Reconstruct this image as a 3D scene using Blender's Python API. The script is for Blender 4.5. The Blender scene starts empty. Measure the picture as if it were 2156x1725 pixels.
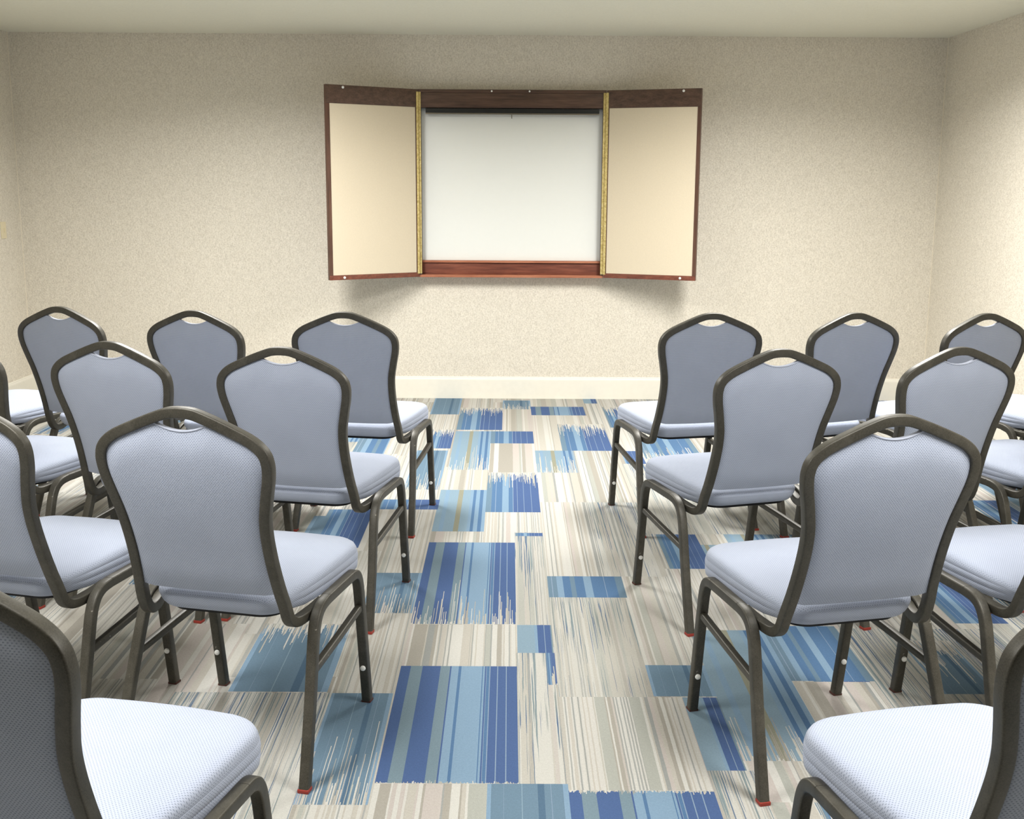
import bpy, bmesh, math, random
from mathutils import Vector, Matrix
random.seed(7)
C = bpy.context.scene.collection
PI = math.pi

# ------------------------------------------------------------------ helpers
def link(o, parent=None):
    C.objects.link(o)
    if parent is not None:
        o.parent = parent
    return o

def obj(name, bm, m, parent=None, smooth=True, angle=35):
    me = bpy.data.meshes.new(name)
    bm.normal_update()
    bm.to_mesh(me)
    bm.free()
    for mm in (m if isinstance(m, (list, tuple)) else [m]):
        me.materials.append(mm)
    if smooth:
        me.shade_smooth()
        try:
            me.set_sharp_from_angle(angle=math.radians(angle))
        except Exception:
            pass
    o = bpy.data.objects.new(name, me)
    return link(o, parent)

def tag(o, label=None, cat=None, group=None, kind=None):
    if label: o['label'] = label
    if cat: o['category'] = cat
    if group: o['group'] = group
    if kind: o['kind'] = kind
    return o

def empty(name, loc=(0, 0, 0), rz=0):
    o = bpy.data.objects.new(name, None)
    o.empty_display_size = 0.1
    o.location = loc
    o.rotation_euler = (0, 0, rz)
    return link(o)

def box(bm, x0, x1, y0, y1, z0, z1, bev=0.0):
    r = bmesh.ops.create_cube(bm, size=1)
    vs = r['verts']
    for v in vs:
        v.co = Vector(((x0 + x1) / 2 + v.co.x * (x1 - x0), (y0 + y1) / 2 + v.co.y * (y1 - y0), (z0 + z1) / 2 + v.co.z * (z1 - z0)))
    if bev > 0:
        es = list({e for v in vs for e in v.link_edges})
        bmesh.ops.bevel(bm, geom=es, offset=bev, segments=2, profile=0.7, affect='EDGES')
    return bm

def nbox(*a, **k):
    return box(bmesh.new(), *a, **k)

def catmull(P, n=6, closed=False):
    P = [Vector(p) for p in P]
    out = []
    N = len(P)
    for i in range(N - 1):
        p0 = P[i - 1] if i > 0 else P[i] * 2 - P[i + 1]
        p1, p2 = P[i], P[i + 1]
        p3 = P[i + 2] if i + 2 < N else P[i + 1] * 2 - P[i]
        for k in range(n):
            t = k / n
            out.append(0.5 * ((2 * p1) + (p2 - p0) * t + (2 * p0 - 5 * p1 + 4 * p2 - p3) * t * t + (3 * p1 - p0 - 3 * p2 + p3) * t ** 3))
    out.append(P[-1].copy())
    return out

def rrect(w, d, r, n=3):
    pts = []
    for cx, cy, a0 in ((w / 2 - r, d / 2 - r, 0), (-w / 2 + r, d / 2 - r, 90), (-w / 2 + r, -d / 2 + r, 180), (w / 2 - r, -d / 2 + r, 270)):
        for k in range(n + 1):
            a = math.radians(a0 + 90 * k / n)
            pts.append((cx + r * math.cos(a), cy + r * math.sin(a)))
    return pts

def sweep(bm, pts, refs, w, d, r, caps=(True, True)):
    """rounded rectangular tube; refs give the direction of the 'd' side"""
    prof = rrect(w, d, r)
    rings = []
    N = len(pts)
    for i in range(N):
        t = (pts[min(i + 1, N - 1)] - pts[max(i - 1, 0)]).normalized()
        ref = refs[i] if isinstance(refs, list) else refs
        n = (ref - t * ref.dot(t)).normalized()
        b = t.cross(n)
        rings.append([bm.verts.new(pts[i] + b * px + n * py) for px, py in prof])
    K = len(prof)
    for i in range(N - 1):
        for k in range(K):
            bm.faces.new((rings[i][k], rings[i][(k + 1) % K], rings[i + 1][(k + 1) % K], rings[i + 1][k]))
    if caps[0]: bm.faces.new(list(reversed(rings[0])))
    if caps[1]: bm.faces.new(rings[-1])
    bmesh.ops.recalc_face_normals(bm, faces=bm.faces[:])
    return bm

def lathe(bm, prof, M, n=16):
    rings = []
    for r, h in prof:
        rings.append([bm.verts.new(M @ Vector((r * math.cos(2 * PI * k / n), r * math.sin(2 * PI * k / n), h))) for k in range(n)])
    for i in range(len(rings) - 1):
        for k in range(n):
            bm.faces.new((rings[i][k], rings[i][(k + 1) % n], rings[i + 1][(k + 1) % n], rings[i + 1][k]))
    bm.faces.new(rings[-1]); bm.faces.new(list(reversed(rings[0])))
    bmesh.ops.recalc_face_normals(bm, faces=bm.faces[:])
    return bm

# ------------------------------------------------------------------ materials
def srgb(r, g, b):
    f = lambda c: (c / 255 / 12.92) if c / 255 <= 0.04045 else ((c / 255 + 0.055) / 1.055) ** 2.4
    return (f(r), f(g), f(b), 1)

class NT:
    def __init__(s, name):
        s.m = bpy.data.materials.new(name); s.m.use_nodes = True
        s.t = s.m.node_tree; s.b = s.t.nodes['Principled BSDF']
    def n(s, typ, **kw):
        nd = s.t.nodes.new(typ)
        for k, v in kw.items(): setattr(nd, k, v)
        return nd
    def l(s, a, b): s.t.links.new(a, b)
    def put(s, sock, v):
        if hasattr(v, 'is_output'): s.l(v, sock)
        else: sock.default_value = v
    def math(s, op, a, b=None, c=None, clamp=False):
        nd = s.n('ShaderNodeMath', operation=op); nd.use_clamp = clamp
        for i, v in enumerate((a, b, c)):
            if v is not None: s.put(nd.inputs[i], v)
        return nd.outputs[0]
    def mix(s, f, a, b, typ='MIX'):
        nd = s.n('ShaderNodeMix', data_type='RGBA', blend_type=typ)
        s.put(nd.inputs[0], f); s.put(nd.inputs[6], a); s.put(nd.inputs[7], b)
        return nd.outputs[2]
    def comb(s, x, y, z=0.0):
        nd = s.n('ShaderNodeCombineXYZ')
        for i, v in enumerate((x, y, z)): s.put(nd.inputs[i], v)
        return nd.outputs[0]
    def sep(s, v):
        nd = s.n('ShaderNodeSeparateXYZ'); s.l(v, nd.inputs[0]); return nd.outputs
    def noise(s, vec, scale, detail=2, rough=0.5):
        nd = s.n('ShaderNodeTexNoise'); nd.inputs['Scale'].default_value = scale
        nd.inputs['Detail'].default_value = detail; nd.inputs['Roughness'].default_value = rough
        if vec is not None: s.l(vec, nd.inputs['Vector'])
        return nd.outputs['Fac']
    def white(s, w):
        nd = s.n('ShaderNodeTexWhiteNoise', noise_dimensions='1D'); s.put(nd.inputs['W'], w); return nd.outputs['Value']
    def ramp(s, fac, stops, interp='LINEAR'):
        nd = s.n('ShaderNodeValToRGB'); cr = nd.color_ramp; cr.interpolation = interp
        while len(cr.elements) > 1: cr.elements.remove(cr.elements[-1])
        cr.elements[0].position = stops[0][0]; cr.elements[0].color = stops[0][1]
        for p, c in stops[1:]:
            e = cr.elements.new(p); e.color = c
        s.put(nd.inputs[0], fac); return nd.outputs[0]
    def mr(s, v, a, b, c, d):
        nd = s.n('ShaderNodeMapRange'); s.put(nd.inputs[0], v)
        for i, x in enumerate((a, b, c, d)): s.put(nd.inputs[i + 1], x)
        return nd.outputs[0]
    def bump(s, h, dist, strength=1.0):
        nd = s.n('ShaderNodeBump'); nd.inputs['Strength'].default_value = strength
        nd.inputs['Distance'].default_value = dist; s.l(h, nd.inputs['Height']); s.l(nd.outputs[0], s.b.inputs['Normal'])
    def tex(s): return s.n('ShaderNodeTexCoord').outputs
    def setup(s, col=None, rough=0.5, metal=0.0, spec=0.5):
        if col is not None: s.put(s.b.inputs['Base Color'], col)
        s.put(s.b.inputs['Roughness'], rough); s.b.inputs['Metallic'].default_value = metal
        s.b.inputs['Specular IOR Level'].default_value = spec
        return s

def plain(name, col, rough=0.5, metal=0.0, spec=0.5, var=0.06, scale=30):
    t = NT(name); o = t.tex()['Object']
    v = t.mr(t.noise(o, scale, 3), 0.25, 0.75, 1 - var, 1 + var)
    nd = t.n('ShaderNodeVectorMath', operation='SCALE'); nd.inputs[0].default_value = col[:3]; t.l(v, nd.inputs['Scale'])
    t.setup(nd.outputs[0], rough, metal, spec)
    return t.m

def wall_mat():
    t = NT('vinyl_wallcovering'); g = t.n('ShaderNodeNewGeometry').outputs['Position']
    def st(sx, sy, sz, sc, det=2):
        nd = t.n('ShaderNodeVectorMath', operation='MULTIPLY'); t.l(g, nd.inputs[0]); nd.inputs[1].default_value = (sx, sy, sz)
        return t.noise(nd.outputs[0], sc, det, 0.6)
    h = st(.5, .5, 1.35, 150, 1); v = st(1.35, 1.35, .5, 150, 1); f = st(1, 1, 1, 260, 1); big = st(1, 1, 1, 28, 2)
    a = t.mr(h, .50, .30, 0.0, 1.0); b = t.mr(v, .50, .30, 0.0, 1.0)
    dk = t.math('MAXIMUM', a, b, clamp=True)
    lt = t.math('MAXIMUM', t.mr(h, .58, .72, 0, 1), t.mr(v, .58, .72, 0, 1), clamp=True)
    col = t.mix(t.math('MULTIPLY', dk, .40), srgb(224, 217, 203), srgb(166, 155, 137))
    col = t.mix(t.math('MULTIPLY', lt, .40), col, srgb(240, 234, 222))
    sc = t.mr(f, .3, .7, .95, 1.05); sc2 = t.mr(big, .3, .7, .97, 1.03)
    nd = t.n('ShaderNodeVectorMath', operation='SCALE'); t.l(col, nd.inputs[0]); t.l(t.math('MULTIPLY', sc, sc2), nd.inputs['Scale'])
    t.setup(nd.outputs[0], .72, 0, .25)
    t.bump(t.math('SUBTRACT', lt, dk), .0006, .6)
    return t.m

def ceiling_mat():
    t = NT('ceiling_paint'); g = t.n('ShaderNodeNewGeometry').outputs['Position']
    v = t.mr(t.noise(g, 90, 3, .6), .3, .7, .97, 1.03)
    nd = t.n('ShaderNodeVectorMath', operation='SCALE'); nd.inputs[0].default_value = srgb(226, 224, 208)[:3]; t.l(v, nd.inputs['Scale'])
    t.setup(nd.outputs[0], .9, 0, .15); t.bump(t.noise(g, 160, 3), .0012, .5)
    return t.m

def wood_mat(name, dark, mid, light, vertical=False):
    t = NT(name); o = t.tex()['Object']
    nd = t.n('ShaderNodeVectorMath', operation='MULTIPLY'); t.l(o, nd.inputs[0])
    nd.inputs[1].default_value = (14, 14, 1.4) if vertical else (1.4, 14, 14)
    a = t.noise(nd.outputs[0], 3.0, 5, .6)
    nd2 = t.n('ShaderNodeVectorMath', operation='MULTIPLY'); t.l(o, nd2.inputs[0])
    nd2.inputs[1].default_value = (90, 90, 5) if vertical else (5, 90, 90)
    b = t.noise(nd2.outputs[0], 2.0, 3, .6)
    v = t.math('ADD', t.math('MULTIPLY', a, .65), t.math('MULTIPLY', b, .35))
    t.setup(t.ramp(v, [(.32, dark), (.5, mid), (.68, light)]), .38, 0, .4)
    return t.m

def fabric_mat():
    t = NT('woven_blue_fabric')
    uv = t.n('ShaderNodeUVMap').outputs[0]; s = t.sep(uv)
    v = t.math('DIVIDE', s[1], .0036); row = t.math('FLOOR', v); fv = t.math('FRACT', v)
    off = t.math('MULTIPLY', t.math('MODULO', t.math('ABSOLUTE', row), 2.0), .5)
    u = t.math('ADD', t.math('DIVIDE', s[0], .0064), off); fu = t.math('FRACT', u)
    du = t.math('ABSOLUTE', t.math('SUBTRACT', fu, .5)); dv = t.math('ABSOLUTE', t.math('SUBTRACT', fv, .5))
    d = t.math('ADD', t.math('POWER', t.math('MULTIPLY', du, 2.0), 2.0), t.math('POWER', t.math('MULTIPLY', dv, 1.75), 2.0))
    dot = t.mr(d, .32, .08, 0.0, 1.0)
    # neighbouring yarns: lighter ridges between the pits
    base = t.mix(t.mr(t.noise(uv, 9, 3), .35, .65, 0, 1), srgb(165, 173, 191), srgb(172, 180, 198))
    yarn = t.mix(t.mr(t.noise(uv, 900, 1), .35, .65, 0, 1), base, srgb(180, 187, 204))
    col = t.mix(t.math('MULTIPLY', dot, .52), yarn, srgb(96, 106, 130))
    t.setup(col, .93, 0, .12)
    t.b.inputs['Sheen Weight'].default_value = .12
    t.bump(t.math('SUBTRACT', 1.0, dot), .0006, .7)
    return t.m

def metal_mat():
    t = NT('bronze_powder_coat'); o = t.tex()['Object']
    n = t.noise(o, 420, 2, .6); big = t.noise(o, 14, 4, .7); chip = t.noise(o, 60, 3, .7)
    col = t.mix(t.mr(n, .3, .7, 0, 1), srgb(54, 51, 44), srgb(77, 74, 65))
    col = t.mix(t.math('MULTIPLY', t.mr(big, .45, .75, 0, 1), .3), col, srgb(112, 108, 98))
    msk = t.math('MULTIPLY', t.mr(chip, .70, .74, 0, 1), t.mr(big, .5, .62, 0, 1))
    col = t.mix(t.math('MULTIPLY', msk, .8), col, srgb(176, 172, 160))
    t.setup(col, t.mr(n, .2, .8, .40, .52), .2, .5)
    t.bump(n, .0003, .25)
    return t.m

def carpet_mat():
    t = NT('striped_carpet_tile')
    g = t.sep(t.n('ShaderNodeNewGeometry').outputs['Position']); x, y = g[0], g[1]
    def uvm(n):
        nd = t.n('ShaderNodeUVMap'); nd.uv_map = n; return t.sep(nd.outputs[0])
    p = uvm('patch'); u, v = p[0], p[1]
    k = uvm('kind'); kind, seed = k[0], k[1]
    fr = uvm('fray'); flo, fhi = fr[0], fr[1]
    sd = t.math('MULTIPLY', seed, 37.0)
    wob = t.math('MULTIPLY', t.math('SUBTRACT', t.noise(t.comb(t.math('MULTIPLY', x, 60.), t.math('MULTIPLY', y, 14.), 0.), 1, 1), .5), .0022)
    xs = t.math('ADD', x, wob)
    # ---- neutral stripes: wide bands of white noise at three widths
    def band(w, k0):
        return t.white(t.math('FLOOR', t.math('DIVIDE', t.math('ADD', t.math('ADD', xs, sd), k0), w)))
    b1, b2, b3 = band(.034, .31), band(.0105, 3.7), band(.0042, 9.1)
    cream, beige, taupe, pink, green, grey = srgb(238, 236, 229), srgb(219, 214, 203), srgb(194, 189, 178), srgb(222, 213, 206), srgb(201, 203, 194), srgb(180, 183, 180)
    c1 = t.ramp(b1, [(0, beige), (.22, taupe), (.42, pink), (.56, cream), (.70, green), (.86, beige)], 'CONSTANT')
    c2 = t.ramp(b2, [(0, taupe), (.14, cream), (.3, beige), (.55, pink), (.7, grey), (.8, cream)], 'CONSTANT')
    c3 = t.ramp(b3, [(0, grey), (.16, cream), (.5, beige), (.8, cream)], 'CONSTANT')
    neu = t.mix(t.math('GREATER_THAN', band(.021, 5.5), .5), c1, c2)
    fineamt = t.mr(t.white(t.math('ADD', sd, 2.2)), 0, 1, .10, .75)
    neu = t.mix(t.math('MULTIPLY', t.math('GREATER_THAN', band(.05, 7.7), t.math('SUBTRACT', 1.0, fineamt)), .85), neu, c3)
    tone = t.white(t.math('ADD', sd, 8.4))
    neu = t.mix(t.math('MULTIPLY', t.mr(tone, .55, 1, 0, 1), .35), neu, srgb(228, 226, 214))
    # ---- blue colourways
    navy, steel, light, teal, dteal, sky, mid, pale, tan = (srgb(94, 120, 170), srgb(142, 165, 178), srgb(154, 185, 212), srgb(129, 157, 179), srgb(103, 132, 159), srgb(159, 186, 204), srgb(104, 140, 182), srgb(160, 182, 206), srgb(172, 172, 152))
    big = t.ramp(u, [(0, navy), (.085, steel), (.185, navy), (.34, steel), (.425, navy), (.437, light), (.50, mid), (.522, light),
                     (.70, mid), (.708, light), (.725, navy), (.735, pale), (.742, mid), (.765, pale), (.772, navy), (.83, pale), (.838, navy), (.905, pale), (.913, navy)], 'CONSTANT')
    tl = t.ramp(u, [(0, light), (.05, teal), (.2, pale), (.207, teal), (.42, sky), (.43, teal), (.62, dteal), (.7, teal), (.78, pale), (.787, teal), (.93, light)], 'CONSTANT')
    sk = t.ramp(u, [(0, sky), (.12, light), (.2, sky), (.40, tan), (.50, sky), (.66, light), (.72, mid), (.78, light), (.86, mid), (.93, light)], 'CONSTANT')
    nv = t.ramp(u, [(0, teal), (.10, mid), (.17, pale), (.18, mid), (.3, light), (.42, mid), (.5, pale), (.51, navy), (.58, pale), (.588, navy), (.7, pale), (.708, navy), (.84, pale), (.848, navy)], 'CONSTANT')
    sm = t.ramp(u, [(0, sky), (.5, light), (.58, navy), (.77, pale), (.79, navy), (.96, steel)], 'CONSTANT')
    ml = t.ramp(u, [(0, teal), (.05, pale), (.06, teal), (.12, light), (.2, mid), (.3, teal), (.36, mid), (.48, light), (.58, mid), (.75, pale), (.757, mid), (.9, teal)], 'CONSTANT')
    # loose strands woven into a neutral ground
    strand = t.noise(t.comb(t.math('MULTIPLY', xs, 330.), t.math('MULTIPLY', y, 1.8), sd), 1, 1)
    scol = t.ramp(t.noise(t.comb(t.math('MULTIPLY', xs, 30.), t.math('MULTIPLY', y, 1.5), sd), 1, 1), [(0, srgb(140, 154, 158)), (.45, srgb(156, 172, 176)), (.55, srgb(104, 128, 164)), (.66, srgb(164, 174, 172))])
    dens = t.math('ADD', t.math('MULTIPLY', v, -.13), .68)
    fz = t.mix(t.math('GREATER_THAN', strand, dens), t.mix(.32, neu, srgb(216, 215, 207)), scol)
    col = neu
    for i, c in ((1, big), (2, tl), (3, sk), (4, nv), (5, fz), (6, sm), (7, ml)):
        col = t.mix(t.math('COMPARE', kind, float(i), .3), col, c)
    # ---- frayed ends: yarns of the patch run out at different lengths
    f1 = t.white(t.math('FLOOR', t.math('DIVIDE', xs, .0046)))
    f2 = t.white(t.math('ADD', t.math('FLOOR', t.math('DIVIDE', xs, .0023)), .37))
    fcut = t.math('POWER', t.math('MAXIMUM', t.math('DIVIDE', t.math('SUBTRACT', t.math('ADD', t.math('MULTIPLY', f1, .35), t.math('MULTIPLY', f2, .65)), .42), .5), 0.0), 1.5)
    lo = t.math('GREATER_THAN', v, t.math('MULTIPLY', flo, fcut))
    hi = t.math('GREATER_THAN', t.math('SUBTRACT', 1.0, v), t.math('MULTIPLY', fhi, t.math('POWER', t.math('SUBTRACT', 1.0, t.math('ADD', t.math('MULTIPLY', f1, .5), t.math('MULTIPLY', f2, .5))), 1.8)))
    under = t.mix(t.math('GREATER_THAN', f2, .55), c3, neu)
    col = t.mix(t.math('MULTIPLY', lo, hi), under, col)
    # ---- pile
    pos = t.n('ShaderNodeNewGeometry').outputs['Position']
    pile = t.noise(pos, 420, 2, .7); spk = t.noise(pos, 150, 2, .6)
    sc = t.math('MULTIPLY', t.mr(pile, .25, .75, .86, 1.12), t.mr(spk, .3, .7, .95, 1.05))
    nd = t.n('ShaderNodeVectorMath', operation='SCALE'); t.l(col, nd.inputs[0]); t.l(t.math('MULTIPLY', sc, .55), nd.inputs['Scale'])
    t.setup(nd.outputs[0], .97, 0, .08)
    t.bump(pile, .002, .5)
    return t.m

def emit_mat(name, col, strength):
    t = NT(name); t.setup(col, .5)
    t.put(t.b.inputs['Emission Color'], col); t.b.inputs['Emission Strength'].default_value = strength
    return t.m

LIGHT = 3.0
M_wall, M_ceil, M_carpet, M_fab, M_metal = wall_mat(), ceiling_mat(), carpet_mat(), fabric_mat(), metal_mat()
M_trim = plain('white_trim_paint', srgb(232, 228, 216), .45, 0, .4, .02)
M_caulk = plain('corner_caulk', srgb(222, 212, 192), .6, 0, .3, .03)
M_pan = plain('seat_underside_black', srgb(30, 30, 32), .7, 0, .3)
M_red = plain('red_glide_plastic', srgb(150, 56, 46), .5, 0, .4)
M_darkred = plain('worn_glide_plastic', srgb(84, 46, 40), .55, 0, .4)
M_welt = plain('pale_blue_welt', srgb(178, 184, 200), .8, 0, .2)
M_white_pl = plain('white_plastic_plug', srgb(240, 240, 236), .35, 0, .5, .02)
M_wood = wood_mat('mahogany_veneer', srgb(62, 46, 38), srgb(88, 66, 54), srgb(108, 82, 68))
M_wood_lit = wood_mat('mahogany_lit_face', srgb(84, 46, 36), srgb(116, 66, 50), srgb(140, 84, 64))  # same mahogany as the header; stronger light low down put into its redder colour
M_woodv = wood_mat('mahogany_veneer_upright', srgb(68, 47, 38), srgb(92, 64, 51), srgb(112, 78, 62), True)
M_lip = wood_mat('mahogany_light_edge', srgb(140, 84, 60), srgb(170, 108, 80), srgb(192, 130, 100))
M_tack = plain('tan_tackboard_cloth', srgb(220, 207, 183), .85, 0, .2, .03, 160)
M_board = plain('whiteboard_enamel', srgb(236, 237, 232), .3, 0, .5, .005)
M_black = plain('black_roller_housing', srgb(26, 26, 24), .45, 0, .4)
M_bar = plain('grey_metal_bar', srgb(120, 112, 98), .4, .6, .5)
M_ivory = plain('ivory_plate_plastic', srgb(226, 214, 182), .4, 0, .5, .01)
M_fix = plain('white_fixture_enamel', srgb(238, 238, 232), .4, 0, .5, .01)
M_diff = emit_mat('lit_lamp_diffuser', (1.0, .955, .86, 1), LIGHT)

def brass():
    t = NT('brass_piano_hinge'); o = t.tex()['Object']
    n = t.noise(o, 70, 4, .7)
    col = t.ramp(n, [(.3, srgb(170, 148, 88)), (.5, srgb(212, 190, 122)), (.7, srgb(232, 216, 160))])
    t.setup(col, t.mr(n, .3, .7, .5, .38), .4, .5); t.bump(n, .001, .4)
    return t.m
M_brass = brass()

# ------------------------------------------------------------------ room shell
XL, XR, YB, YR, ZC = -3.262, 2.848, 7.801, -5.0, 2.395
TH = .12
def struct(name, bm, m, parent=None, smooth=False):
    o = obj(name, bm, m, parent, smooth)
    if parent is None: o['kind'] = 'structure'
    return o
struct('wall_back', nbox(XL - TH, XR + TH, YB, YB + TH, 0, ZC), M_wall)
struct('wall_left', nbox(XL - TH, XL, YR, YB, 0, ZC), M_wall)
struct('wall_right', nbox(XR, XR + TH, YR, YB, 0, ZC), M_wall)
struct('wall_rear', nbox(XL - TH, XR + TH, YR - TH, YR, 0, ZC), M_wall)
struct('ceiling', nbox(XL - TH, XR + TH, YR - TH, YB + TH, ZC, ZC + .1), M_ceil)

def baseboard(name, x0, x1, y0, y1, axis, sgn):
    # board with a rounded, slightly proud top edge
    bm = bmesh.new()
    prof = [(0, 0), (.013, 0), (.013, .128), (.0115, .136), (.009, .140), (.008, .147), (.004, .150), (0, .150)]
    ends = ((x0, y0), (x1, y1)); rings = []
    for ex, ey in ends:
        rings.append([bm.verts.new((ex, ey + sgn * a, z) if axis == 'x' else (ex + sgn * a, ey, z)) for a, z in prof])
    K = len(prof)
    for k in range(K):
        bm.faces.new((rings[0][k], rings[0][(k + 1) % K], rings[1][(k + 1) % K], rings[1][k]))
    bm.faces.new(rings[0]); bm.faces.new(list(reversed(rings[1])))
    bmesh.ops.recalc_face_normals(bm, faces=bm.faces[:])
    return struct(name, bm, M_trim)
baseboard('baseboard_back', XL, XR, YB, YB, 'x', -1)
baseboard('baseboard_left', XL, XL, YR, YB - .013, 'y', 1)
baseboard('baseboard_right', XR, XR, YR, YB - .013, 'y', -1)
for nm, cx in (('trim_1', XL), ('trim_2', XR)):
    s = 1 if cx < 0 else -1
    bm = bmesh.new()
    a = [(cx, YB), (cx + s * .004, YB), (cx + s * .0015, YB - .0015), (cx, YB - .004)]
    r0 = [bm.verts.new((p[0], p[1], .15)) for p in a]; r1 = [bm.verts.new((p[0], p[1], ZC)) for p in a]
    for k in range(4): bm.faces.new((r0[k], r0[(k + 1) % 4], r1[(k + 1) % 4], r1[k]))
    bm.faces.new(r0); bm.faces.new(list(reversed(r1)))
    bmesh.ops.recalc_face_normals(bm, faces=bm.faces[:])
    struct(nm, bm, M_caulk)

# ---- carpet: one floor mesh cut into the pattern's rectangles
P = []   # x0,x1,y0,y1,kind,fray_lo,fray_hi
def pt(x0, x1, y0, y1, kind, lo=0., hi=0.): P.append((x0, x1, y0, y1, kind, lo, hi))
# random ground first (mostly neutral, some colour) in the columns of the pattern
cols = [XL]
xx = -.50 - .1755 * 15
while xx < XR:
    if xx > XL + .02: cols.append(xx)
    xx += .1755
cols.append(XR)
rng = random.Random(11)
for i in range(len(cols) - 1):
    yy = YR + rng.uniform(-.5, 0)
    while yy < YB:
        h = rng.choice((.22, .34, .5, .7, .9, 1.05))
        r = rng.random()
        kd, lo, hi = 0, 0., 0.
        mid_aisle = -.6 < (cols[i] + cols[i + 1]) / 2 < .6 and yy > 2.2
        if r > .62 and not mid_aisle:
            kd = rng.choice((1, 2, 2, 3, 4, 5, 5, 7)); lo = rng.choice((0, 0, .5, .9)); hi = 0 if lo else rng.choice((0, 0, .5))
            if kd == 5: lo = hi = 0
        w = 2 if (kd in (1, 2, 7) and rng.random() < .6 and i + 2 < len(cols)) else 1
        pt(cols[i], cols[min(i + w, len(cols) - 1)], max(yy, YR), min(yy + h, YB), kd, lo, hi)
        yy += h
# ground of the aisle
for a, b, y0, y1, kd in ((-.50, -.32, 2.3, 7.8, 0), (-.32, .03, 1.9, 2.58, 0), (-.32, .03, 3.28, 3.62, 0), (-.32, -.10, 4.52, 7.8, 0), (-.32, -.10, 5.353, 5.81, 0),
        (-.10, .148, 4.52, 4.97, 0), (-.10, .148, 5.70, 6.38, 0), (-.036, .148, 6.705, 7.8, 0), (.03, .148, 3.62, 4.66, 5), (.03, .148, 2.58, 3.385, 5),
        (.148, .50, 2.55, 3.07, 0), (.148, .42, 3.07, 3.882, 5), (.42, .60, 3.295, 4.11, 0), (.148, .365, 4.108, 5.14, 0), (.365, .62, 4.108, 5.14, 5), (.148, .365, 5.14, 6.2, 0),
        (.365, .62, 5.14, 6.2, 0), (.148, .50, 6.2, 7.2, 0), (.148, .50, 7.5, 7.8, 0), (.50, .75, 6.2, 7.8, 0), (-.85, -.5, 3.53, 4.4, 0), (-.95, -.50, 2.2, 3.09, 5), (.6, 1.1, 2.5, 3.18, 0), (1.07, 1.6, 2.4, 3.6, 5), (.84, 1.5, 3.6, 4.2, 0),
        (.6, 1.3, 4.65, 5.9, 5), (-1.3, -.6, 4.95, 6.1, 0), (.6, .9, 3.56, 4.2, 0)):
    pt(a, b, y0, y1, kd)
pt(-.32, .03, 2.582, 3.281, 1, .02)
pt(-.32, .03, 3.624, 4.519, 1, .45)
pt(-.32, -.10, 4.671, 5.351, 3)
pt(-.31, -.10, 5.75, 6.706, 3, .55)
pt(-.31, -.036, 6.743, 7.45, 4, 0, .45)
pt(-.50, -.315, 7.217, 7.79, 2)
pt(-.036, .148, 7.40, 7.72, 2, .9)
pt(-.10, .147, 4.968, 5.696, 4, 0, .5)
pt(-.10, .147, 6.377, 6.706, 4)
pt(.033, .146, 3.384, 3.618, 6)
pt(.033, .146, 4.61, 4.655, 4)
pt(.12, .148, 3.15, 3.385, 4, .8)
pt(-.046, .150, 1.95, 2.581, 2)
pt(.150, .50, 1.85, 2.552, 1, 0, .03)
pt(.148, .425, 3.882, 4.108, 7)
pt(.148, .36, 5.70, 6.20, 3, .9)
pt(.30, .58, 6.20, 6.93, 4, 0, .6)
pt(.148, .495, 7.205, 7.497, 1)
pt(.51, .60, 7.62, 7.79, 6)
pt(.62, .75, 6.83, 7.5, 4, 0, .6)
pt(.42, .60, 3.076, 3.295, 2)
pt(.50, .60, 2.65, 3.07, 6)
pt(.60, .84, 2.70, 3.58, 3, .3)
pt(.50, .62, 2.2, 2.65, 5)
pt(.84, 1.085, 3.185, 3.62, 7)
pt(.62, .785, 4.20, 4.645, 4)
pt(1.5, 1.68, 3.65, 4.08, 4)
pt(1.26, 1.42, 3.10, 3.5, 2, 0, .9)
pt(.74, 1.05, 6.02, 6.55, 7, .5)
pt(-.50, -.325, 2.48, 3.088, 2, .85)
pt(-.80, -.515, 3.095, 3.62, 2, 0, .5)
pt(-.50, -.32, 3.72, 4.137, 2, .95)
pt(-.80, -.60, 4.44, 5.0, 4)
pt(-.60, -.315, 5.005, 5.172, 4)
pt(-.50, -.33, 5.35, 6.19, 2, .55)
pt(-.46, -.32, 6.24, 6.75, 4, 0, .6)

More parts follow.
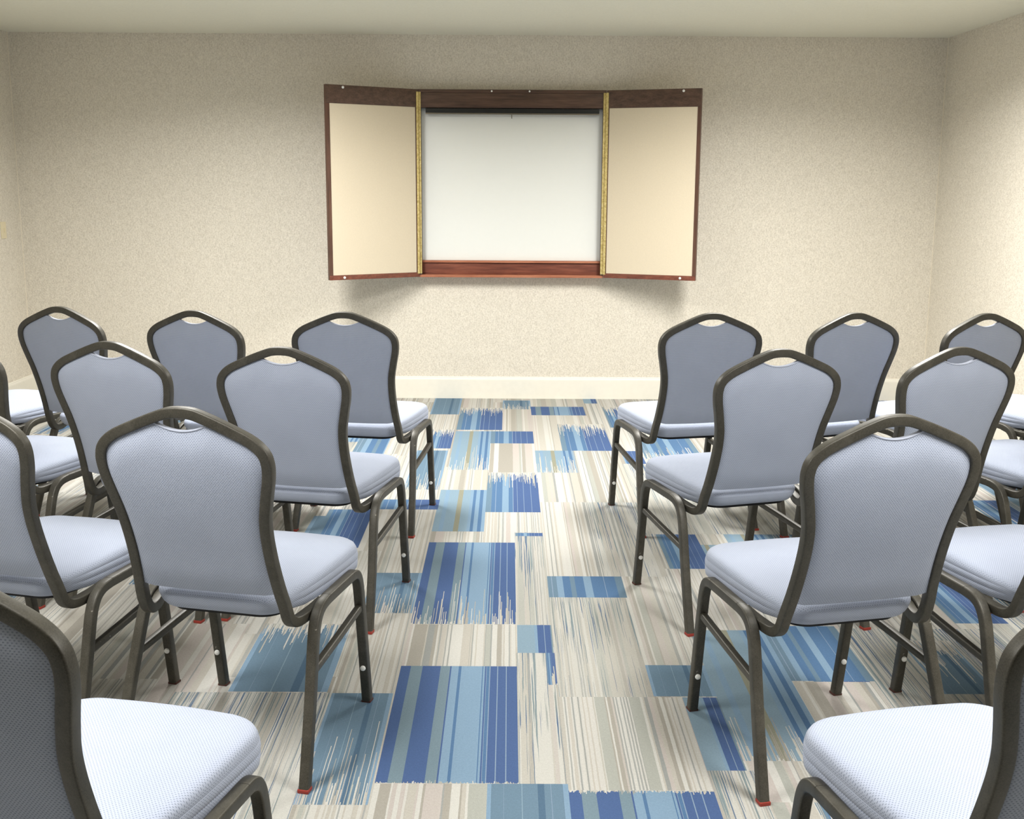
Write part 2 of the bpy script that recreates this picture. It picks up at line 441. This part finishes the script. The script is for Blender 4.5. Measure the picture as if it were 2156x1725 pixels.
def build_floor():
    XS = sorted({round(a, 4) for p in P for a in p[:2]} | {XL, XR})
    YS = sorted({round(a, 4) for p in P for a in p[2:4]} | {YR, YB})
    XS = [x for x in XS if XL <= x <= XR]; YS = [y for y in YS if YR <= y <= YB]
    bm = bmesh.new()
    l1, l2, l3 = (bm.loops.layers.uv.new(n) for n in ('patch', 'kind', 'fray'))
    vs = {}
    def V(i, j):
        if (i, j) not in vs: vs[i, j] = bm.verts.new((XS[i], YS[j], 0))
        return vs[i, j]
    import bisect
    own = [[None] * (len(YS) - 1) for _ in range(len(XS) - 1)]
    for n, p in enumerate(P):
        i0, i1 = bisect.bisect_left(XS, p[0] - 5e-4), bisect.bisect_left(XS, p[1] - 5e-4)
        j0, j1 = bisect.bisect_left(YS, p[2] - 5e-4), bisect.bisect_left(YS, p[3] - 5e-4)
        for i in range(i0, min(i1, len(XS) - 1)):
            for j in range(j0, min(j1, len(YS) - 1)): own[i][j] = n
    for i in range(len(XS) - 1):
        for j in range(len(YS) - 1):
            n = own[i][j]; n = 0 if n is None else n
            p = P[n]; seed = ((n * 7919) % 101) / 10.1
            f = bm.faces.new((V(i, j), V(i + 1, j), V(i + 1, j + 1), V(i, j + 1)))
            for lp in f.loops:
                c = lp.vert.co
                lp[l1].uv = ((c.x - p[0]) / (p[1] - p[0]), (c.y - p[2]) / (p[3] - p[2]))
                lp[l2].uv = (p[4], seed); lp[l3].uv = (p[5], p[6])
    # slab below
    box(bm, XL - TH, XR + TH, YR - TH, YB + TH, -.1, -.002)
    return struct('floor', bm, M_carpet)
build_floor()

# ------------------------------------------------------------------ banquet chair
# side profile of the back (y, z) from the crown down and forward under the seat
SIDE = catmull([(-.126, 1.0, 0), (-.1255, .94, 0), (-.124, .88, 0), (-.1215, .82, 0), (-.112, .76, 0), (-.098, .70, 0), (-.081, .64, 0), (-.062, .58, 0), (-.043, .52, 0), (-.026, .466, 0), (-.012, .425, 0)], 10)
def side_y(z):
    for i in range(len(SIDE) - 1):
        z0, z1 = SIDE[i].y, SIDE[i + 1].y
        if z <= z0 and z >= z1:
            t = (z0 - z) / max(1e-9, z0 - z1); return SIDE[i].x + (SIDE[i + 1].x - SIDE[i].x) * t
    return SIDE[0].x if z > SIDE[0].y else SIDE[-1].x
def side_n(z):      # rearward normal of the back sheet
    d = (side_y(z + .01) - side_y(z - .01)) / .02
    return Vector((0, -1, d)).normalized()

OUT = [(0, .935), (.02, .934), (.04, .9305), (.075, .9185), (.11, .9045), (.145, .8895), (.175, .875), (.199, .8575), (.2145, .837), (.2205, .815), (.221, .795), (.2175, .768), (.2115, .742), (.204, .71), (.196, .672), (.192, .631), (.191, .585), (.1925, .537), (.196, .49), (.2005, .452), (.2025, .427)]
half = catmull([(x, z, 0) for x, z in OUT], 5)
full = [Vector((-p.x, p.y, 0)) for p in reversed(half[1:])] + half
def inset(poly, d):
    out = []
    for i in range(len(poly)):
        t = (poly[min(i + 1, len(poly) - 1)] - poly[max(i - 1, 0)]).normalized()
        out.append(poly[i] + Vector((t.y, -t.x, 0)) * d)
    return out
TUBE = .0255
cen = inset(full, TUBE / 2)          # centre line of the hoop in (x, z)
inn = inset(full, TUBE - .003)       # panel edge

def hoop_path():
    pts = []; refs = []
    tail = catmull([(.1895, -.0125, .427), (.190, -.002, .404), (.192, .0145, .3895), (.196, .036, .3845), (.2015, .066, .3862), (.212, .098, .3935), (.224, .124, .405)], 5)
    def tail_ref(i):
        a = tail[max(i - 1, 0)]; b = tail[min(i + 1, len(tail) - 1)]; d = (b - a)
        return Vector((0, d.z, -d.y)).normalized() if True else None
    L = []; LR = []
    for i, p in enumerate(tail[1:]):
        r = tail_ref(i + 1)
        if r.y > 0: r = -r if r.z > 0 else r
        L.append(p); LR.append(Vector((0, tail_ref(i + 1).y, tail_ref(i + 1).z)))
    for p, r in zip(reversed(L), reversed(LR)):
        pts.append(Vector((-p.x, p.y, p.z))); refs.append(r)
    for p in cen:
        pts.append(Vector((p.x, side_y(p.y), p.y))); refs.append(side_n(p.y))
    for p, r in zip(L, LR):
        pts.append(p.copy()); refs.append(r)
    return pts, refs

def make_back_frame():
    pts, refs = hoop_path()
    return sweep(bmesh.new(), pts, refs, TUBE, TUBE, .0038)

def uvfun(bm, fn):
    l = bm.loops.layers.uv.new('UVMap')
    for f in bm.faces:
        n = f.normal
        for lp in f.loops: lp[l].uv = fn(lp.vert.co, n)

ZB = .466
def make_backrest():
    # boundary curves of the upholstered panel in (x, z)
    right = [p for p in inn if p.x > 0 and p.y < .8 and p.y > ZB]
    right = sorted(right, key=lambda p: p.y)
    def wx(z):
        for a, b in zip(right, right[1:]):
            if a.y <= z <= b.y: return a.x + (b.x - a.x) * (z - a.y) / (b.y - a.y)
        return right[0].x if z < right[0].y else right[-1].x
    top = [p for p in inn if p.y >= right[-1].y - 1e-6]
    for p in top:
        pass
    tp = []
    for p in top:
        z = p.y
        if abs(p.x) < .069: z = min(z, .8785 + (p.x / .069) ** 2 * .0185)
        tp.append(Vector((p.x, z, 0)))
    # resample the top by arc length
    def resample(poly, n):
        d = [0]
        for a, b in zip(poly, poly[1:]): d.append(d[-1] + (b - a).length)
        out = []
        for k in range(n + 1):
            s = d[-1] * k / n; i = 0
            while i < len(d) - 2 and d[i + 1] < s: i += 1
            t = (s - d[i]) / max(1e-9, d[i + 1] - d[i]); out.append(poly[i].lerp(poly[i + 1], min(1, t)))
        return out
    NU, NV = 36, 34
    T = resample(tp, NU)
    zs = right[-1].y
    B = []
    for k in range(NU + 1):
        u = k / NU; x = (2 * u - 1) * (wx(ZB))
        B.append(Vector((x, ZB + .004 * (2 * u - 1) ** 2 + .006 * max(0, abs(2 * u - 1) - .85) / .15, 0)))
    R = [Vector((wx(ZB + (zs - ZB) * k / NV), B[-1].y + (zs - B[-1].y) * k / NV, 0)) for k in range(NV + 1)]
    Lf = [Vector((-p.x, p.y, 0)) for p in R]
    Lf[-1] = T[0].copy(); R[-1] = T[-1].copy()
    bm = bmesh.new()
    def grid(sign):
        g = []
        for j in range(NV + 1):
            row = []
            for i in range(NU + 1):
                u, v = i / NU, j / NV
                p = (1 - v) * B[i] + v * T[i] + (1 - u) * Lf[j] + u * R[j] - ((1 - u) * (1 - v) * B[0] + u * (1 - v) * B[-1] + (1 - u) * v * T[0] + u * v * T[-1])
                eu = min(u, 1 - u) * NU; ev = min(v, 1 - v) * NV
                e = min(1, eu / 5) * min(1, ev / 5)
                e = math.sin(e * PI / 2)
                n = side_n(p.y); y = side_y(p.y)
                edge = .005 if sign > 0 else .009
                off = edge + (.0085 * e if sign > 0 else .020 * e)
                row.append(bm.verts.new(Vector((p.x, y, p.y)) + n * off * sign))
            g.append(row)
        return g
    gr, gf = grid(1), grid(-1)
    for g, fl in ((gr, 0), (gf, 1)):
        for j in range(NV):
            for i in range(NU):
                q = (g[j][i], g[j][i + 1], g[j + 1][i + 1], g[j + 1][i])
                bm.faces.new(q if not fl else tuple(reversed(q)))
    ring = lambda g: [g[0][i] for i in range(NU + 1)] + [g[j][NU] for j in range(1, NV + 1)] + [g[NV][i] for i in range(NU - 1, -1, -1)] + [g[j][0] for j in range(NV - 1, 0, -1)]
    a, b = ring(gr), ring(gf)
    for k in range(len(a)):
        bm.faces.new((a[k], b[k], b[(k + 1) % len(a)], a[(k + 1) % len(a)]))
    bmesh.ops.recalc_face_normals(bm, faces=bm.faces[:])
    uvfun(bm, lambda c, n: (c.x, c.z))
    hole = [p for p in T if abs(p.x) < .0685]
    return bm, hole

def seat_outline(ins=0.0, n=10, rear=None):
    # plan of the cushion: straight front, slightly tapered sides, rounded corners
    hwf, hwr, y0, y1, rf, rr = .2135 - ins, .180 - ins, -.012 + ins, .462 - ins, .085 - ins * .5, .070 - ins * .5
    pts = []
    def arc(cx, cy, r, a0, a1):
        for k in range(n + 1):
            a = math.radians(a0 + (a1 - a0) * k / n); pts.append((cx + r * math.cos(a), cy + r * math.sin(a)))
    arc(hwr - rr, y0 + rr, rr, -90, 0)
    for k in range(1, 8): t = k / 8; pts.append((hwr + (hwf - hwr) * math.sin(PI / 2 * t ** .75), (y0 + rr) * (1 - t) + (y1 - rf) * t))
    arc(hwf - rf, y1 - rf, rf, 0, 90)
    m = len(pts)
    for k in range(1, 6): t = k / 6; pts.append(((hwf - rf) * (1 - 2 * t), y1 + .006 * math.sin(PI * t)))
    left = [(-x, y) for x, y in reversed(pts[:m])]
    pts += left
    for k in range(1, 6): t = k / 6; pts.append((-(hwr - rr) * (1 - 2 * t), y0))
    if rear is not None:        # plain rear face: blend towards its own, seamless profile
        q = seat_outline(rear, n)
        out = []
        for a, b in zip(pts, q):
            w = max(0.0, min(1.0, (.10 - a[1]) / .06)); out.append((a[0] + (b[0] - a[0]) * w, a[1] + (b[1] - a[1]) * w))
        return out
    return pts

def make_seat():
    bm = bmesh.new(); l = bm.loops.layers.uv.new('UVMap')
    lev = [(.014, .4005, .026), (.005, .4015, .018), (.001, .405, .0145), (-.0006, .416, .0085), (-.0008, .4258, .0052), (.0006, .4275, .0047), (-.0008, .4292, .0042), (-.0016, .437, .0026),
           (-.0006, .4458, .0012), (.0008, .4475, .001), (.0002, .4492, .001), (.002, .4575, .002), (.006, .4655, .006), (.0125, .4705, .0125), (.022, .4738, .022)]
    rings = []
    for ins, z, rear in lev:
        rings.append([bm.verts.new((x, y, z)) for x, y in seat_outline(ins, 10, rear)])
    K = len(rings[0])
    arcs = [0]
    o = seat_outline(0)
    for k in range(K): a, b = o[k], o[(k + 1) % K]; arcs.append(arcs[-1] + math.hypot(a[0] - b[0], a[1] - b[1]))
    def face(vs, uvs):
        f = bm.faces.new(vs)
        for lp, uv in zip(f.loops, uvs): lp[l].uv = uv
    for i in range(len(rings) - 1):
        for k in range(K):
            q = (rings[i][k], rings[i][(k + 1) % K], rings[i + 1][(k + 1) % K], rings[i + 1][k])
            if lev[i + 1][1] > .464: uvs = [(v.co.x, v.co.y) for v in q]
            else: uvs = [(arcs[k], q[0].co.z), (arcs[k + 1], q[1].co.z), (arcs[k + 1], q[2].co.z), (arcs[k], q[3].co.z)]
            face(q, uvs)
    # crowned top
    cx, cy = 0, .22
    prev = rings[-1]; base = [v.co.copy() for v in prev]
    for s in (.88, .74, .58, .4, .2):
        zz = .4738 + .0135 * (1 - s ** 2.2) / 1.0
        cur = [bm.verts.new((cx + (c.x - cx) * s, cy + (c.y - cy) * s, zz)) for c in base]
        for k in range(K):
            q = (prev[k], prev[(k + 1) % K], cur[(k + 1) % K], cur[k]); face(q, [(v.co.x, v.co.y) for v in q])
        prev = cur
    face(prev, [(v.co.x, v.co.y) for v in prev])
    face(list(reversed(rings[0])), [(v.co.x, v.co.y) for v in reversed(rings[0])])
    for v in bm.verts:      # the cushion is a little thinner towards the back
        k = max(0.0, min(1.0, (v.co.z - .4005) / .07)); q = max(0.0, min(1.0, 1 - v.co.y / .40))
        v.co.z -= .020 * q * q * k
    bmesh.ops.recalc_face_normals(bm, faces=bm.faces[:])
    return bm

REAR = [(.2525, -.0765, 0), (.2485, -.047, .083), (.2435, -.012, .182), (.2385, .016, .262), (.2345, .037, .322), (.2322, .0535, .362), (.2312, .0735, .3895), (.2305, .101, .404), (.2298, .135, .4085)]
RAIL = [(.2298, .135, .4085), (.2285, .20, .409), (.2270, .26, .409), (.2260, .305, .4088)]
FRONT = [(.2260, .305, .4088), (.2250, .330, .4065), (.2244, .3495, .398), (.2240, .3625, .381), (.2237, .3705, .358), (.2234, .3775, .322), (.2226, .393, .23), (.2219, .409, .125), (.2210, .4285, 0)]
XREF = Vector((1, 0, 0))
def tube_part(pts, m, w, caps, a=1):
    P3 = [Vector((p[0] * m, p[1], p[2])) for p in pts]
    return sweep(bmesh.new(), P3, XREF, w, w, .0042, caps)

def make_chair():
    root = empty('banquet_chair')
    obj('seat_cushion', make_seat(), M_fab, root, angle=60)
    pb = bmesh.new(); lo = [pb.verts.new((x, y, .389)) for x, y in seat_outline(.034)]; hi = [pb.verts.new((x, y, .4006)) for x, y in seat_outline(.030)]
    for k in range(len(lo)): pb.faces.new((lo[k], lo[(k + 1) % len(lo)], hi[(k + 1) % len(lo)], hi[k]))
    pb.faces.new(list(reversed(lo))); pb.faces.new(hi)
    obj('seat_pan', pb, M_pan, root)
    bm, hole = make_backrest()
    obj('backrest', bm, M_fab, root, angle=70)
    obj('back_frame', make_back_frame(), M_metal, root)
    # slim band along the grip opening
    hp = [Vector((p.x, side_y(p.y), p.y)) for p in hole]
    obj('grip_welt', sweep(bmesh.new(), hp, [side_n(p.y) for p in hole], .0045, .014, .002), M_welt, root)
    for m in (-1, 1):
        dense = catmull(REAR, 4); lg = obj('leg', tube_part(dense, m, TUBE, (True, False)), M_metal, root)
        c = nbox(m * .2525 - .0138, m * .2525 + .0138, -.0765 - .0138, -.0765 + .0138, 0, .009, .0025)
        obj('foot_cap', c, M_red, lg)
        dense = catmull(FRONT, 4); lf = obj('leg', tube_part(dense, m, TUBE, (False, True)), M_metal, root)
        c = nbox(m * .221 - .0134, m * .221 + .0134, .4285 - .0134, .4285 + .0134, 0, .0065, .002)
        obj('foot_cap', c, M_darkred, lf)
        pb = Vector((m * .2219, .411 - TUBE / 2 - .001, .111))
        R = Matrix.Translation(pb) @ Matrix.Rotation(math.radians(90), 4, 'X')
        obj('plug', lathe(bmesh.new(), [(.0078, 0), (.0078, .0025), (.0066, .005), (.004, .0064), (.0012, .0069)], R, 14), M_white_pl, lf)
        obj('side_rail', tube_part(catmull(RAIL, 3), m, TUBE, (False, False)), M_metal, root)
        s = [Vector((m * .2385, .028, .2645)), Vector((m * .232, .20, .281)), Vector((m * .2232, .372, .297))]
        obj('stretcher', sweep(bmesh.new(), s, XREF, .0195, .0195, .005), M_metal, root)
    return root

# where every chair stands: x, y, turn, label, group
LG, RG = 'banquet chairs left of the aisle', 'banquet chairs right of the aisle'
SPOTS = [
 (-.6344, 4.7022, -.1722, 'blue banquet chair at the aisle end of the front row, left block', LG),
 (-1.2223, 4.7212, -.3145, 'blue banquet chair second from the aisle in the front row, left block', LG),
 (-1.8003, 4.8411, -.3676, 'blue banquet chair third from the aisle in the front row, left block', LG),
 (-2.325, 4.92, -.38, 'blue banquet chair fourth from the aisle in front left row, mostly out of view', LG),
 (-.6783, 3.6709, -.2159, 'blue banquet chair at the aisle end of the second row, left block', LG),
 (-1.2431, 3.7754, -.2898, 'blue banquet chair second from the aisle in the second row, left block', LG),
 (-1.820, 3.9016, -.3042, 'blue banquet chair third from aisle in second row, left block, mostly out of view', LG),
 (-.7097, 2.6759, -.2409, 'blue banquet chair at the aisle end of the third row, left block', LG),
 (-1.296, 2.800, -.268, 'blue banquet chair second from aisle in third row, left block, back cut off', LG),
 (-.745, 1.575, -.250, 'nearest blue banquet chair left of the aisle, cut by the bottom left corner', LG),
 (.7875, 4.7321, .23, 'blue banquet chair at the aisle end of the front row, right block', RG),
 (1.360, 4.7679, .3661, 'blue banquet chair second from the aisle in the front row, right block', RG),
 (1.893, 4.774, .395, 'blue banquet chair third from the aisle in the front row, right block', RG),
 (2.43, 4.94, .44, 'blue banquet chair fourth from the aisle in front right row, mostly out of view', RG),
 (.8121, 3.6841, .3015, 'blue banquet chair at the aisle end of the second row, right block', RG),
 (1.3971, 3.7488, .3211, 'blue banquet chair second from the aisle in the second row, right block', RG),
 (1.967, 3.92, .36, 'blue banquet chair third from aisle in second row, right block, mostly out of view', RG),
 (.8333, 2.6293, .2412, 'blue banquet chair at the aisle end of the third row, right block', RG),
 (1.4441, 2.759, .2471, 'blue banquet chair second from aisle in third row, right block, back unseen', RG),
 (.830, 1.570, .228, 'nearest blue banquet chair right of the aisle, cut by the bottom right corner', RG),
]
def copy_tree(o, parent=None):
    c = o.copy(); C.objects.link(c)
    if parent is not None:
        c.parent = parent; c.matrix_parent_inverse = Matrix.Identity(4)
    for ch in list(o.children): copy_tree(ch, c)
    return c
proto = make_chair()
copies = [proto] + [copy_tree(proto) for _ in SPOTS[1:]]
for o, (x, y, a, lab, grp) in zip(copies, SPOTS):
    o.location = (x, y, 0); o.rotation_euler = (0, 0, a)
    tag(o, lab, 'chair', grp)

# ------------------------------------------------------------------ whiteboard cabinet
YF, X0, X1, Z0, Z1 = 7.712, -.597, .626, .834, 2.046
cab = empty('whiteboard_cabinet', ((X0 + X1) / 2, YB, Z0))
tag(cab, 'mahogany whiteboard cabinet with two open doors hanging on the back wall', 'cabinet')
off = Vector(cab.location)
def cpart(name, bm, m, parent=cab, smooth=True):
    bm.transform(Matrix.Translation(-off)); return obj(name, bm, m, parent, smooth)
cpart('header_panel', nbox(X0 + .018, X1 - .018, YF + .004, YB - .022, 1.931, Z1 - .0205, .002), M_wood)
bm = nbox(X0, X1, YF, YB - .002, Z1 - .020, Z1, .002); box(bm, X0, X0 + .018, YF, YB - .002, Z0 + .017, Z1 - .0205, .0015); box(bm, X1 - .018, X1, YF, YB - .002, Z0 + .017, Z1 - .0205, .0015)
box(bm, X0 + .0185, X1 - .0185, YB - .020, YB - .002, Z0 + .02, Z1 - .021)
cpart('case', bm, M_wood)
cpart('whiteboard', nbox(X0 + .0185, X1 - .0185, YB - .030, YB - .0205, .944, 1.9305, .001), M_board)
bm = nbox(-.548, .582, YF + .012, YB - .034, 1.899, 1.927, .002)
cpart('roller_housing', bm, M_black)
bm = nbox(-.548, .582, YF + .010, YF + .024, 1.890, 1.8985, .002)
bar = cpart('bottom_bar', bm, M_bar)
cpart('pull_tab', nbox(.0105, .0155, YF + .014, YF + .018, 1.864, 1.8895, .001), M_bar, bar)
# marker tray: ledge, recessed face, front lip
bm = nbox(X0 + .0185, X1 - .0185, YB - .058, YB - .0305, .930, .9435, .002)
cpart('marker_ledge', bm, M_lip)
bm = nbox(X0 + .0185, X1 - .0185, YB - .044, YB - .0205, .8505, .9295, .001)
cpart('tray_face', bm, M_wood_lit)
bm = nbox(X0, X1, YF, YB - .002, Z0, Z0 + .0165, .003)
cpart('bottom_shelf', bm, M_lip)

def door(hx, L, ang, side, label):
    """door built along local -x/+x from its hinge, inner face toward the room"""
    H0, H1 = Z0 + .003, Z1 - .002
    s = side
    M = Matrix.Translation((hx, YF - .004, 0)) @ Matrix.Rotation(ang * (-s), 4, 'Z')
    def B(x0, x1, y0, y1, z0, z1, bev=.0015):
        a, b = sorted((s * x0, s * x1)); bm = nbox(a, b, y0, y1, z0, z1, bev); bm.transform(M); return bm
    d = cpart('door', B(.004, L, 0, .022, H0, H1, .002), M_woodv)
    if label: d['label'] = label
    def sub(name, bm, m):
        bm.transform(Matrix.Translation(-off)); return obj(name, bm, m, d)
    # raised rim of mahogany round the tan tackboard
    sub('top_rail', B(.004, L, -.009, -.0002, H1 - .112, H1), M_wood)
    sub('bottom_rail', B(.004, L, -.009, -.0002, H0, H0 + .030), M_wood_lit)
    sub('stile', B(.004, .022, -.009, -.0002, H0 + .0305, H1 - .1125), M_woodv)
    sub('stile', B(L - .022, L, -.009, -.0002, H0 + .0305, H1 - .1125), M_woodv)
    sub('tackboard', B(.0225, L - .0225, -.006, -.0002, H0 + .0305, H1 - .1125, .0008), M_tack)
    for px, pz in ((L - .115, H1 - .014), (L - .10, H0 + .014)):
        R = M @ Matrix.Translation((s * px, -.009, pz)) @ Matrix.Rotation(math.radians(90), 4, 'X')
        sub('bumper', lathe(bmesh.new(), [(.0085, -.0005), (.0085, .003), (.006, .0065), (.002, .008)], R, 14), M_white_pl)
    # brass piano hinge: two leaves and a knuckled pin
    bm = bmesh.new()
    bz0, bz1 = Z0 + .025, Z1 - .017
    def leaf(x0, x1, rot):
        q = nbox(min(x0, x1), max(x0, x1), -.0025, 0, bz0, bz1, .0006)
        q.transform(Matrix.Translation((hx, YF - .0008, 0)) @ rot)
        me = bpy.data.meshes.new('t'); q.to_mesh(me); q.free(); bm.from_mesh(me); bpy.data.meshes.remove(me)
    leaf(-s * .019, -s * .003, Matrix.Identity(4))
    leaf(s * .003, s * .019, Matrix.Rotation(ang * (-s), 4, 'Z') @ Matrix.Translation((0, -.0125, 0)))
    n = 26
    for k in range(n):
        z0 = bz0 + (bz1 - bz0) * k / n; z1 = bz0 + (bz1 - bz0) * (k + .93) / n
        lathe(bm, [(.0048, z0), (.0048, z1)], Matrix.Translation((hx, YF - .0075, 0)), 10)
    sub('piano_hinge', bm, M_brass)
    return d
door(X0, .647, math.radians(33.0), -1, 'left door of the cabinet, swung further off the wall')
door(X1, .622, math.radians(20.8), 1, 'right door of the cabinet, folded nearer the wall')
for px in (-.118, .127):
    R = Matrix.Translation((px, YF, Z1 - .010)) @ Matrix.Rotation(math.radians(90), 4, 'X')
    cpart('bumper', lathe(bmesh.new(), [(.006, -.0005), (.006, .003), (.002, .005)], R, 12), M_white_pl)

# ------------------------------------------------------------------ switch plate on the left wall
sw = empty('wall_plate', (XL, 7.521, 1.135))
tag(sw, 'ivory wall plate on the left wall beside the back corner', 'wall plate')
obj('cover_plate', nbox(.0, .006, -.036, .036, -.053, .053, .002), M_ivory, sw)
obj('toggle', nbox(.006, .016, -.005, .005, -.012, .012, .002), M_ivory, sw)

# ------------------------------------------------------------------ recessed ceiling lamps
LG2 = 'recessed ceiling lamps over the seating'
def lamp(x, y, D, pw, lab):
    r = empty('ceiling_light', (x, y, ZC)); tag(r, lab, 'ceiling light', LG2)
    bm = bmesh.new(); W, b = .30, .022
    for a in ((-W, W, -D, -D + b), (-W, W, D - b, D), (-W, -W + b, -D + b, D - b), (W - b, W, -D + b, D - b)):
        box(bm, a[0], a[1], a[2], a[3], -.012, -.0005, .002)
    obj('frame', bm, M_fix, r)
    obj('diffuser', nbox(-W + b, W - b, -D + b, D - b, -.006, -.0005), M_diff, r, smooth=False)
    # the tube lamp itself, with the shielding angle of such fittings
    L = bpy.data.lights.new('tube_lamp', 'AREA'); L.shape = 'RECTANGLE'; L.size = 2 * (W - b) - .02; L.size_y = 2 * (D - b) - .02
    L.energy = pw; L.color = (1.0, .985, .95); L.spread = math.radians(157 if y > 4 else 151)
    lo = bpy.data.objects.new('tube_lamp', L); link(lo, r); lo.location = (0, 0, -.014)
    return r
for lx, ly, dd, pw, lab in ((-1.35, 5.62, .60, 88, 'long flat white ceiling lamp before the cabinet, left of the aisle'),
                    (1.45, 5.62, .60, 88, 'long flat white ceiling lamp before the cabinet, right of the aisle'),
                    (-1.45, 1.84, .60, 56, 'long flat white ceiling lamp over the nearest rows of the left block'),
                    (1.50, 1.84, .60, 56, 'long flat white ceiling lamp over the nearest rows of the right block')):
    lamp(lx, ly, dd, pw, lab)

# ------------------------------------------------------------------ world, camera, view
w = bpy.data.worlds.new('world'); bpy.context.scene.world = w; w.use_nodes = True
w.node_tree.nodes['Background'].inputs[0].default_value = (.8, .8, .78, 1)
w.node_tree.nodes['Background'].inputs[1].default_value = .0

F_PX, PIT, YAW, ROLL = 2427.0, .190424, .003319, .005959
cam = bpy.data.cameras.new('camera'); co = bpy.data.objects.new('camera', cam); C.objects.link(co)
cam.sensor_fit = 'HORIZONTAL'; cam.sensor_width = 36; cam.lens = 36 * F_PX / 2156; cam.clip_start = .05
cy, sy, cp, sp, cr, sr = math.cos(YAW), math.sin(YAW), math.cos(PIT), math.sin(PIT), math.cos(ROLL), math.sin(ROLL)
Xa = Vector((cy, -sy, 0)); Ya = Vector((sy, cy, 0)); Za = Vector((0, 0, 1))
fwd = Ya * cp - Za * sp; up = Ya * sp + Za * cp
right = Xa * cr + up * sr; up2 = up * cr - Xa * sr
R = Matrix((right, up2, -fwd)).transposed()
co.matrix_world = Matrix.Translation((0, 0, 1.425)) @ R.to_4x4()
bpy.context.scene.camera = co
vs = bpy.context.scene.view_settings
vs.view_transform = 'Standard'; vs.look = 'None'; vs.gamma = 1; vs.use_curve_mapping = False
vs.exposure = 0.0
